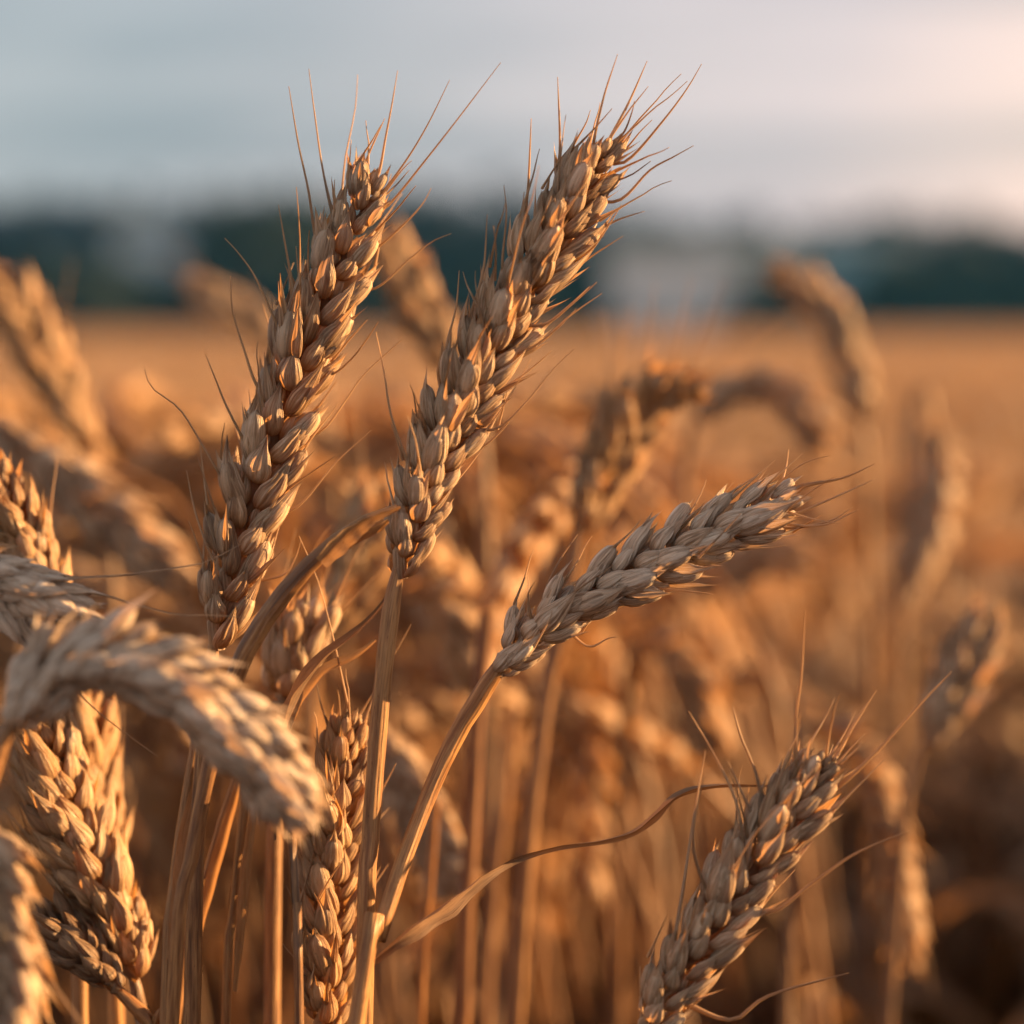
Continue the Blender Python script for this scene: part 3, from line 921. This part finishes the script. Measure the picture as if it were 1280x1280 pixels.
stalk('second amber ear close behind the glowing one under the arched ear',
      [(130, 1120), (122, 1050), (108, 970), (100, 890), (95, 850)], 0.475, [(140, 1200), (150, 1400)], roll=0.9, nodes=14, size=1.15, seed=63, mat=MAT_AMBER, awn_p=0.1, open_=1.1)
stalk('drooping pale ear in the bottom left corner, blurred',
      [(-50, 1010), (-25, 1060), (-8, 1130), (2, 1200), (0, 1290)], 0.375, [(-50, 990), (-80, 1060), (-100, 1300)], roll=0.3, nodes=14, size=1.05, seed=67, mat=MAT_HUSK)
stalk('small dark withered ear lying at a slant in the bottom left corner',
      [(150, 1240), (125, 1212), (92, 1180), (62, 1156), (45, 1140)], 0.445, [(172, 1262), (195, 1290), (240, 1400)], roll=0.7, nodes=9, size=0.92, seed=71, mat=MAT_DARK)
stalk('upright dark ear beside the stem of the tallest ear, low in the middle',
      [(402, 1300), (408, 1220), (412, 1120), (420, 1010), (430, 930), (440, 868)], 0.442, [(400, 1400), (400, 1500)], roll=0.75, nodes=18, size=1.12, seed=73, q='hi', mat=MAT_AMBER, awn_p=0.05, open_=1.2)
stalk('short tuft of a broken ear pointing up between the bent stalk and the stem',
      [(352, 885), (358, 855), (368, 815), (378, 775)], 0.465, [(350, 920), (345, 1000), (340, 1280)], roll=0.4, nodes=6, size=1.25, seed=79, awn_p=0.25, awn_len=(.01, .02), open_=0.7)
stalk('pinkish blurred ear drooping behind the stems in the lower middle',
      [(470, 905), (490, 945), (520, 1010), (548, 1070), (572, 1125)], 0.56, [(455, 900), (430, 930), (410, 1100)], roll=0.3, nodes=16, size=1.2, seed=83)
stalk('drooping ear at left of the tall ears, lit along the top, blurred',
      [(-40, 515), (20, 555), (80, 595), (150, 650), (205, 700), (245, 745)], 0.60, [(-90, 500), (-130, 560), (-150, 900)], roll=0.35, nodes=20, size=1.25, seed=89, awn_p=0.1)
stalk('soft orange ear leaning at the upper left edge, far out of focus',
      [(115, 560), (85, 500), (50, 440), (15, 380), (-20, 330)], 0.66, [(130, 620), (145, 800), (150, 1100)], roll=0.5, nodes=20, size=1.2, seed=97, mat=MAT_AMBER)
stalk('orange blurred ear showing between the two tall ears',
      [(585, 475), (560, 440), (530, 390), (500, 335), (478, 295)], 0.66, [(600, 530), (610, 700), (615, 1000)], roll=0.5, nodes=18, size=1.2, seed=101, mat=MAT_AMBER)
stalk('faint blurred ear lying almost level behind the left tall ear',
      [(370, 445), (335, 415), (295, 390), (255, 368), (225, 358)], 0.80, [(400, 480), (420, 620), (430, 900)], roll=0.5, nodes=16, size=1.1, seed=103)
stalk('bright ear with a crooked neck and fanned bristles behind the bowing ear',
      [(725, 665), (742, 620), (765, 570), (795, 520), (840, 490), (880, 500)], 0.56, [(715, 720), (700, 800), (680, 900), (645, 1280)], roll=0.6, nodes=18, size=1.2, seed=107, mat=MAT_AMBER, open_=1.25,
      awns=[[(770, 545), (760, 450), (752, 385)], [(800, 510), (808, 430), (820, 350)], [(830, 490), (850, 410), (865, 345)], [(845, 490), (880, 420), (905, 350)], [(780, 530), (775, 450), (790, 380)]])
stalk('blurred ear arched like a crook right of the bright crooked one',
      [(870, 520), (900, 495), (945, 485), (985, 500), (1015, 535), (1030, 575)], 0.72, [(860, 560), (850, 700), (850, 1000)], roll=0.4, nodes=16, size=1.15, seed=109)
stalk('blurred slanting ear whose tip stands against the dark far trees at right',
      [(1078, 530), (1066, 470), (1042, 410), (1010, 365), (958, 330)], 0.80, [(1084, 600), (1088, 760), (1090, 1000)], roll=0.4, nodes=18, size=1.2, seed=113, awn_p=0.0)
stalk('small blurred ear tilting at the right edge halfway down',
      [(1155, 930), (1178, 885), (1200, 840), (1220, 795), (1236, 755)], 0.60, [(1140, 970), (1120, 1140)], roll=0.5, nodes=17, size=1.1, seed=127, mat=MAT_HUSK)
stalk('blurred ear hooking over and hanging behind the bristly ear at bottom right',
      [(1015, 905), (1050, 915), (1085, 960), (1110, 1040), (1128, 1130), (1140, 1230)], 0.62, [(1000, 930), (990, 1000), (985, 1200)], roll=0.4, nodes=22, size=1.0, seed=131, mat=MAT_AMBER)
stalk('broad blurred ear hanging at right in the warm middle of the field',
      [(1165, 520), (1175, 570), (1165, 640), (1145, 700), (1130, 755)], 0.82, [(1160, 490), (1140, 500), (1130, 620), (1125, 900)], roll=0.4, nodes=18, size=1.3, seed=137, mat=MAT_HUSK)
stalk('blurred ear drooping below the middle of the bowing ear',
      [(800, 800), (825, 805), (850, 835), (872, 880), (895, 940)], 0.66, [(790, 820), (780, 900), (775, 1200)], roll=0.3, nodes=16, size=1.15, seed=139, mat=MAT_AMBER)
stalk('orange blurred ear hanging right of the middle stem',
      [(500, 740), (530, 735), (560, 770), (578, 820), (590, 870)], 0.60, [(490, 770), (485, 900), (480, 1200)], roll=0.3, nodes=15, size=1.1, seed=149, mat=MAT_AMBER)
stalk('blurred ear in shade behind the foot of the left tall ear',
      [(400, 800), (425, 760), (445, 700), (462, 650), (470, 600)], 0.58, [(390, 860), (385, 1000)], roll=0.5, nodes=15, size=1.15, seed=151, mat=MAT_AMBER)


stalk('large soft pinkish ear nodding just above the neck of the bowing ear',
      [(690, 760), (705, 700), (730, 660), (770, 640), (810, 655), (835, 700)], 0.74, [(684, 820), (676, 960), (668, 1280)], roll=0.4, nodes=16, size=1.2, seed=157)
stalk('pale blurred ear lying under the outer half of the bowing ear',
      [(840, 745), (885, 722), (930, 705), (975, 700), (1012, 715)], 0.76, [(815, 790), (808, 900), (805, 1280)], roll=0.4, nodes=16, size=1.2, seed=163)
stalk('bright peach blurred ear nodding just right of the stem of the tallest ear',
      [(560, 640), (545, 690), (548, 740), (560, 790)], 0.72, [(575, 620), (600, 660), (606, 900)], roll=0.4, nodes=14, size=1.25, seed=167)
stalk('blurred drooping ear between the bowing ear and the bristly ear, lit orange',
      [(905, 860), (935, 850), (965, 868), (985, 905), (998, 950)], 0.80, [(895, 900), (890, 1280)], roll=0.4, nodes=15, size=1.15, seed=179, mat=MAT_AMBER)


# bare stems, low in the picture
def bare_stem(label, pts, d, r, seed, leafpts=None):
    rg = np.random.default_rng(seed)
    S = to_ground(path(pts, d), rg)
    rt = empty('wheat_stalk', S[-1])
    tag(rt, label, 'wheat', GROUP_NEAR)
    mb = MB()
    tube(mb, spline(S, 90), [r * .6, r * .82, r * .9], 9, (rg.random(), rg.random(), 0), rough=0.05, rng=rg)
    mb.build('stem', MAT_FIELD_STEM if d > 0.5 else MAT_STEM, rt, S[-1])
    if leafpts:
        leaf(rt, S[-1], leafpts, d - .002, [r * .1, r * .6, r * .9, r * .7, r * .4], (0, .8), .4, seed)
    return rt


bare_stem('brown straw stem under the arched ear, left of the orange lit one', [(250, 900), (232, 1000), (216, 1120), (206, 1280)], 0.44, 0.0016, 201, [(262, 930), (240, 1010), (226, 1110), (214, 1200)])
bare_stem('straw stem with a bright orange right edge under the arched ear', [(300, 960), (276, 1030), (250, 1130), (222, 1260)], 0.45, 0.0014, 203, [(310, 940), (288, 1020), (262, 1120), (236, 1230)])
bare_stem('dark mottled straw stem below the end of the arched ear', [(312, 940), (302, 1040), (290, 1150), (282, 1280)], 0.445, 0.0014, 205, [(322, 980), (312, 1060), (305, 1150), (296, 1240)])
bare_stem('bright orange stem at the tip of the arched ear', [(362, 980), (366, 1070), (371, 1160), (374, 1280)], 0.42, 0.0013, 207)
bare_stem('thin stem between the tallest ear and the upright dark ear', [(470, 930), (463, 1040), (458, 1150), (452, 1280)], 0.45, 0.0009, 209)
bare_stem('blurred orange stem right of the bowing ear stem', [(610, 760), (596, 900), (588, 1060), (578, 1280)], 0.54, 0.0029, 211)
bare_stem('blurred tan stem behind the neck of the bowing ear', [(690, 800), (672, 950), (650, 1120), (636, 1280)], 0.58, 0.0027, 213)
bare_stem('blurred amber stem just left of the tan one under the bowing ear', [(640, 880), (630, 1000), (616, 1140), (606, 1280)], 0.62, 0.0026, 217)
bare_stem('faint blurred stem between the bowing ear and the bottom edge', [(545, 1000), (535, 1140), (525, 1280)], 0.52, 0.0014, 215)

# ------------------------------------------------------------------ the rest of the crop
vrng = np.random.default_rng(2024)


def crop_variant(seed, q, height=0.9):
    """A whole plant standing at the origin: stem points and ear points, lean and nod differ."""
    rg = np.random.default_rng(seed)
    nod = [0.35, 0.8, 1.3, 1.9, 2.4, 0.6, 1.6, 2.2][seed % 8]
    lean = rg.uniform(.02, .10)
    zs = height
    pts = [np.array([0, 0, 0.0]), np.array([lean * .15, 0.0, zs * .35]), np.array([lean * .5, .01, zs * .7])]
    ang, p = 0.16, np.array([lean, .01, zs * .90])
    pts.append(p.copy())
    stem, ear = pts, []
    st = 0.012
    for k in range(14):
        if k >= 6:
            ear.append(p.copy())
        else:
            stem.append(p.copy() + 0)
        ang += nod / 14 * rg.uniform(.7, 1.3)
        p = p + st * np.array([math.sin(ang), 0.1 * math.sin(k * .6 + seed), math.cos(ang)])
    ear.append(p.copy())
    return stem[:3] + stem[4:] + [ear[0]], ear


def ear_geometry(mb, ear, seed, q, nodes, size, awns):
    rg = np.random.default_rng(seed)
    A = spline(ear, 60)
    T, N, B = frames(A, (0.2, 1, 0.1))
    for i in range(nodes):
        k = int((i + .2) / nodes * 56)
        side = 1 if i % 2 else -1
        rr = rg.normal(.6, .2)
        O = side * (N[k] * math.cos(rr) + B[k] * math.sin(rr))
        tp = spikelet(mb, A[k], T[k], O, size * float(np.interp(i / nodes, [0, .25, .7, 1], (.8, 1, 1, .72))), rg, q)
        for a, b in tp:
            if rg.random() < awns:
                awn_tube(mb, free_awn(a, b, rg.uniform(.008, .028), rg), 0.00028, rg, 3)


# individuals: every plant of the nearest crop, ear and stem and a dry blade
VAR, EARC = [], []
for v in range(8):
    stem, ear = crop_variant(v, 'low')
    mb = MB(); tube(mb, spline(stem, 40), [0.0019, 0.0018, 0.0014, 0.0012], 7, (v / 8, (v * 3 % 8) / 8, 0)); ms = mb.build('stem', MAT_FIELD_STEM, link=False).data
    mb = MB(); ear_geometry(mb, ear, 300 + v, 'low', 18, 1.15 + .05 * (v % 3), 0.06); me_ = mb.build('ear', MAT_FIELD, link=False).data
    rg = np.random.default_rng(500 + v)
    z0 = rg.uniform(.5, .68)
    a = rg.uniform(0, 6.28)
    lp = [np.array([stem[2][0] * .7, 0, z0])] + [np.array([stem[2][0] * .7 + r_ * math.cos(a), r_ * math.sin(a), z0 + z_]) for r_, z_ in ((.02, .06), (.06, .10), (.11, .07), (.15, -.02), (.165, -.09))]
    mb = MB(); blade(mb, spline(lp, 22), [.003, .0055, .005, .003, .0005], (0, 0, 1), (0, .8, 2.0), .3, 5, (rg.random(), rg.random(), 0)); ml = mb.build('leaf_blade', MAT_FIELD_LEAF, link=False).data
    EARC.append(np.mean(np.array(ear)[:, :2], axis=0))
    VAR.append((ms, me_, ml, max(p[2] for p in list(stem) + list(ear)) + .004))

taken = []


def scatter_spots(n, d0, d1, margin, hmin, hmax, seed, mind):
    rg = np.random.default_rng(seed)
    out = []
    while len(out) < n:
        d = math.sqrt(rg.uniform(d0 * d0, d1 * d1))
        hw = 0.5 * SENSOR / LENS * d + margin
        x = rg.uniform(-hw, hw)
        a_, v_ = rg.uniform(0, 6.28), int(rg.integers(0, 8))
        ex = x + EARC[v_][0] * math.cos(a_) - EARC[v_][1] * math.sin(a_)       # where its ear hangs
        ed = d + EARC[v_][0] * math.sin(a_) + EARC[v_][1] * math.cos(a_)
        if ed < 0.60 or abs(ex) > hw + .03 or (ex > 0.085 * ed and ed < 1.2) or (ex > 0.03 * ed and ed < 0.85):
            continue
        if any((x - a) ** 2 + (d - b) ** 2 < mind * mind for a, b in taken):
            continue
        taken.append((x, d))
        out.append((x, d, rg.uniform(hmin, hmax), a_, v_, ex, ed))
    return out


for x, d, h, a, v, ex, ed in scatter_spots(258, 0.64, 1.32, 0.0, 0.88, 0.985, 9, 0.022):
    ms, me_, ml, top = VAR[v]
    h = min(h, 1 - (0.055 if ex > 0.05 * ed else 0.022) * ed) / top
    rt = empty('wheat_stalk', (x, d, 0))
    tag(rt, 'blurred ripe wheat stalk among the crop behind the sharp ears', 'wheat', 'blurred stalks of the crop behind')
    rt.rotation_euler.z = a
    rt.scale = (1, 1, h)
    for nm, me in (('stem', ms), ('ear', me_), ('leaf_blade', ml)):
        o = bpy.data.objects.new(nm, me)
        col.objects.link(o)
        o.parent = rt

# farther crop and the crop round the camera, beyond counting: one object, plants instanced on its points
FARV = []
for v in range(6):
    stem, ear = crop_variant(v + 1, 'far')
    mb = MB(); tube(mb, spline(stem, 12), [0.0022, 0.0018, 0.0014], 4, (v / 6, .4, 1))
    ear_geometry(mb, ear, 700 + v, 'far', 12, 1.35, 0.0)
    rg = np.random.default_rng(900 + v)
    for _ in range(2):
        z0, a = rg.uniform(.35, .7), rg.uniform(0, 6.28)
        lp = [np.array([.02 + r_ * math.cos(a), r_ * math.sin(a), z0 + z_]) for r_, z_ in ((0, 0), (.05, .10), (.11, .07), (.16, -.06))]
        blade(mb, spline(lp, 7), [.003, .0055, .004, .0005], (0, 0, 1), (0, 1.5), .3, 3, (rg.random(), rg.random(), 1))
    FARV.append(mb.build('wheat_plant_pattern', MAT_CROP, link=False))

prng = np.random.default_rng(31)
pts = []


def add_sector(n, r0, r1, half, hm=(0.86, 0.985)):
    r = np.sqrt(prng.uniform(r0 * r0, r1 * r1, n))
    th = prng.uniform(-half, half, n)
    pts.append(np.stack([r * np.sin(th), r * np.cos(th), prng.uniform(*hm, n)], -1))


add_sector(1500, 1.25, 2.0, R(22), (0.74, 0.90))
pts[-1] = pts[-1][(pts[-1][:, 0] < 0.008 * pts[-1][:, 1]) | (pts[-1][:, 0] > 0.25 * pts[-1][:, 1]) | (pts[-1][:, 1] > 1.25)]
add_sector(10500, 1.9, 5.5, R(24))
pts[-1][:, 2] -= 0.05 * np.clip((pts[-1][:, 0] / pts[-1][:, 1] - 0.02) / 0.04, 0, 1) * np.clip((3.6 - pts[-1][:, 1]) / 1.0, 0, 1)
add_sector(9000, 5.5, 16, R(20))
add_sector(16000, 16, 60, R(17))
add_sector(9000, 60, 128, R(15))
# flanks, outside the picture: they shade the near plants and stand there for a side view
n = 5600
r = np.sqrt(prng.uniform(0.3 ** 2, 2.6 ** 2, n))
th = prng.uniform(R(15), R(110), n) * prng.choice([-1, 1], n, p=[.35, .65])
keep = (np.abs(r * np.sin(th)) > 0.5 * SENSOR / LENS * np.maximum(r * np.cos(th), 0) + 0.22) & (np.abs(r * np.sin(th)) > 0.24)
pts.append(np.stack([r * np.sin(th), r * np.cos(th), prng.uniform(.80, .96, n)], -1)[keep])
n = 2300
r = np.sqrt(prng.uniform(0.40 ** 2, 1.6 ** 2, n))
th = prng.uniform(R(14), R(80), n)
keep = r * np.sin(th) > 0.5 * SENSOR / LENS * r * np.cos(th) + 0.20
pts.append(np.stack([r * np.sin(th), r * np.cos(th), prng.uniform(.80, .93, n)], -1)[keep])
PT = np.concatenate(pts)
me = bpy.data.meshes.new('wheat_crop')
me.vertices.add(len(PT))
me.vertices.foreach_set('co', np.stack([PT[:, 0], PT[:, 1], PT[:, 0] * 0], -1).astype(np.float32).ravel())
for nm, ty, val in (('plant', 'INT', prng.integers(0, 6, len(PT)).astype(np.int32)),):
    at_ = me.attributes.new(nm, ty, 'POINT')
    at_.data.foreach_set('value', val)
at_ = me.attributes.new('turn', 'FLOAT_VECTOR', 'POINT')
at_.data.foreach_set('vector', np.stack([prng.normal(0, .05, len(PT)), prng.normal(0, .05, len(PT)), prng.uniform(0, 6.28, len(PT))], -1).astype(np.float32).ravel())
at_ = me.attributes.new('size', 'FLOAT_VECTOR', 'POINT')
far = 1 + np.clip((PT[:, 1] - 6) / 40, 0, 1.6)
at_.data.foreach_set('vector', np.stack([far, far, PT[:, 2]], -1).astype(np.float32).ravel())
crop = bpy.data.objects.new('wheat_crop', me)
col.objects.link(crop)
tag(crop, 'ripe wheat crop stretching back to the far trees', 'wheat field', kind='stuff')
ng = bpy.data.node_groups.new('crop_instances', 'GeometryNodeTree')
ng.interface.new_socket('Geometry', in_out='INPUT', socket_type='NodeSocketGeometry')
ng.interface.new_socket('Geometry', in_out='OUTPUT', socket_type='NodeSocketGeometry')
gi, go = ng.nodes.new('NodeGroupInput'), ng.nodes.new('NodeGroupOutput')
iop = ng.nodes.new('GeometryNodeInstanceOnPoints')
jn = ng.nodes.new('GeometryNodeJoinGeometry')
for o in FARV[::-1]:
    oi = ng.nodes.new('GeometryNodeObjectInfo')
    oi.inputs['Object'].default_value = o
    oi.inputs['As Instance'].default_value = True
    ng.links.new(oi.outputs['Geometry'], jn.inputs[0])
iop.inputs['Pick Instance'].default_value = True


def attr(nm, ty):
    a = ng.nodes.new('GeometryNodeInputNamedAttribute')
    a.data_type = ty
    a.inputs['Name'].default_value = nm
    return a.outputs['Attribute']


ng.links.new(gi.outputs[0], iop.inputs['Points'])
ng.links.new(jn.outputs[0], iop.inputs['Instance'])
ng.links.new(attr('plant', 'INT'), iop.inputs['Instance Index'])
ng.links.new(attr('turn', 'FLOAT_VECTOR'), iop.inputs['Rotation'])
ng.links.new(attr('size', 'FLOAT_VECTOR'), iop.inputs['Scale'])
ng.links.new(iop.outputs[0], go.inputs[0])
md = crop.modifiers.new('crop', 'NODES')
md.node_group = ng
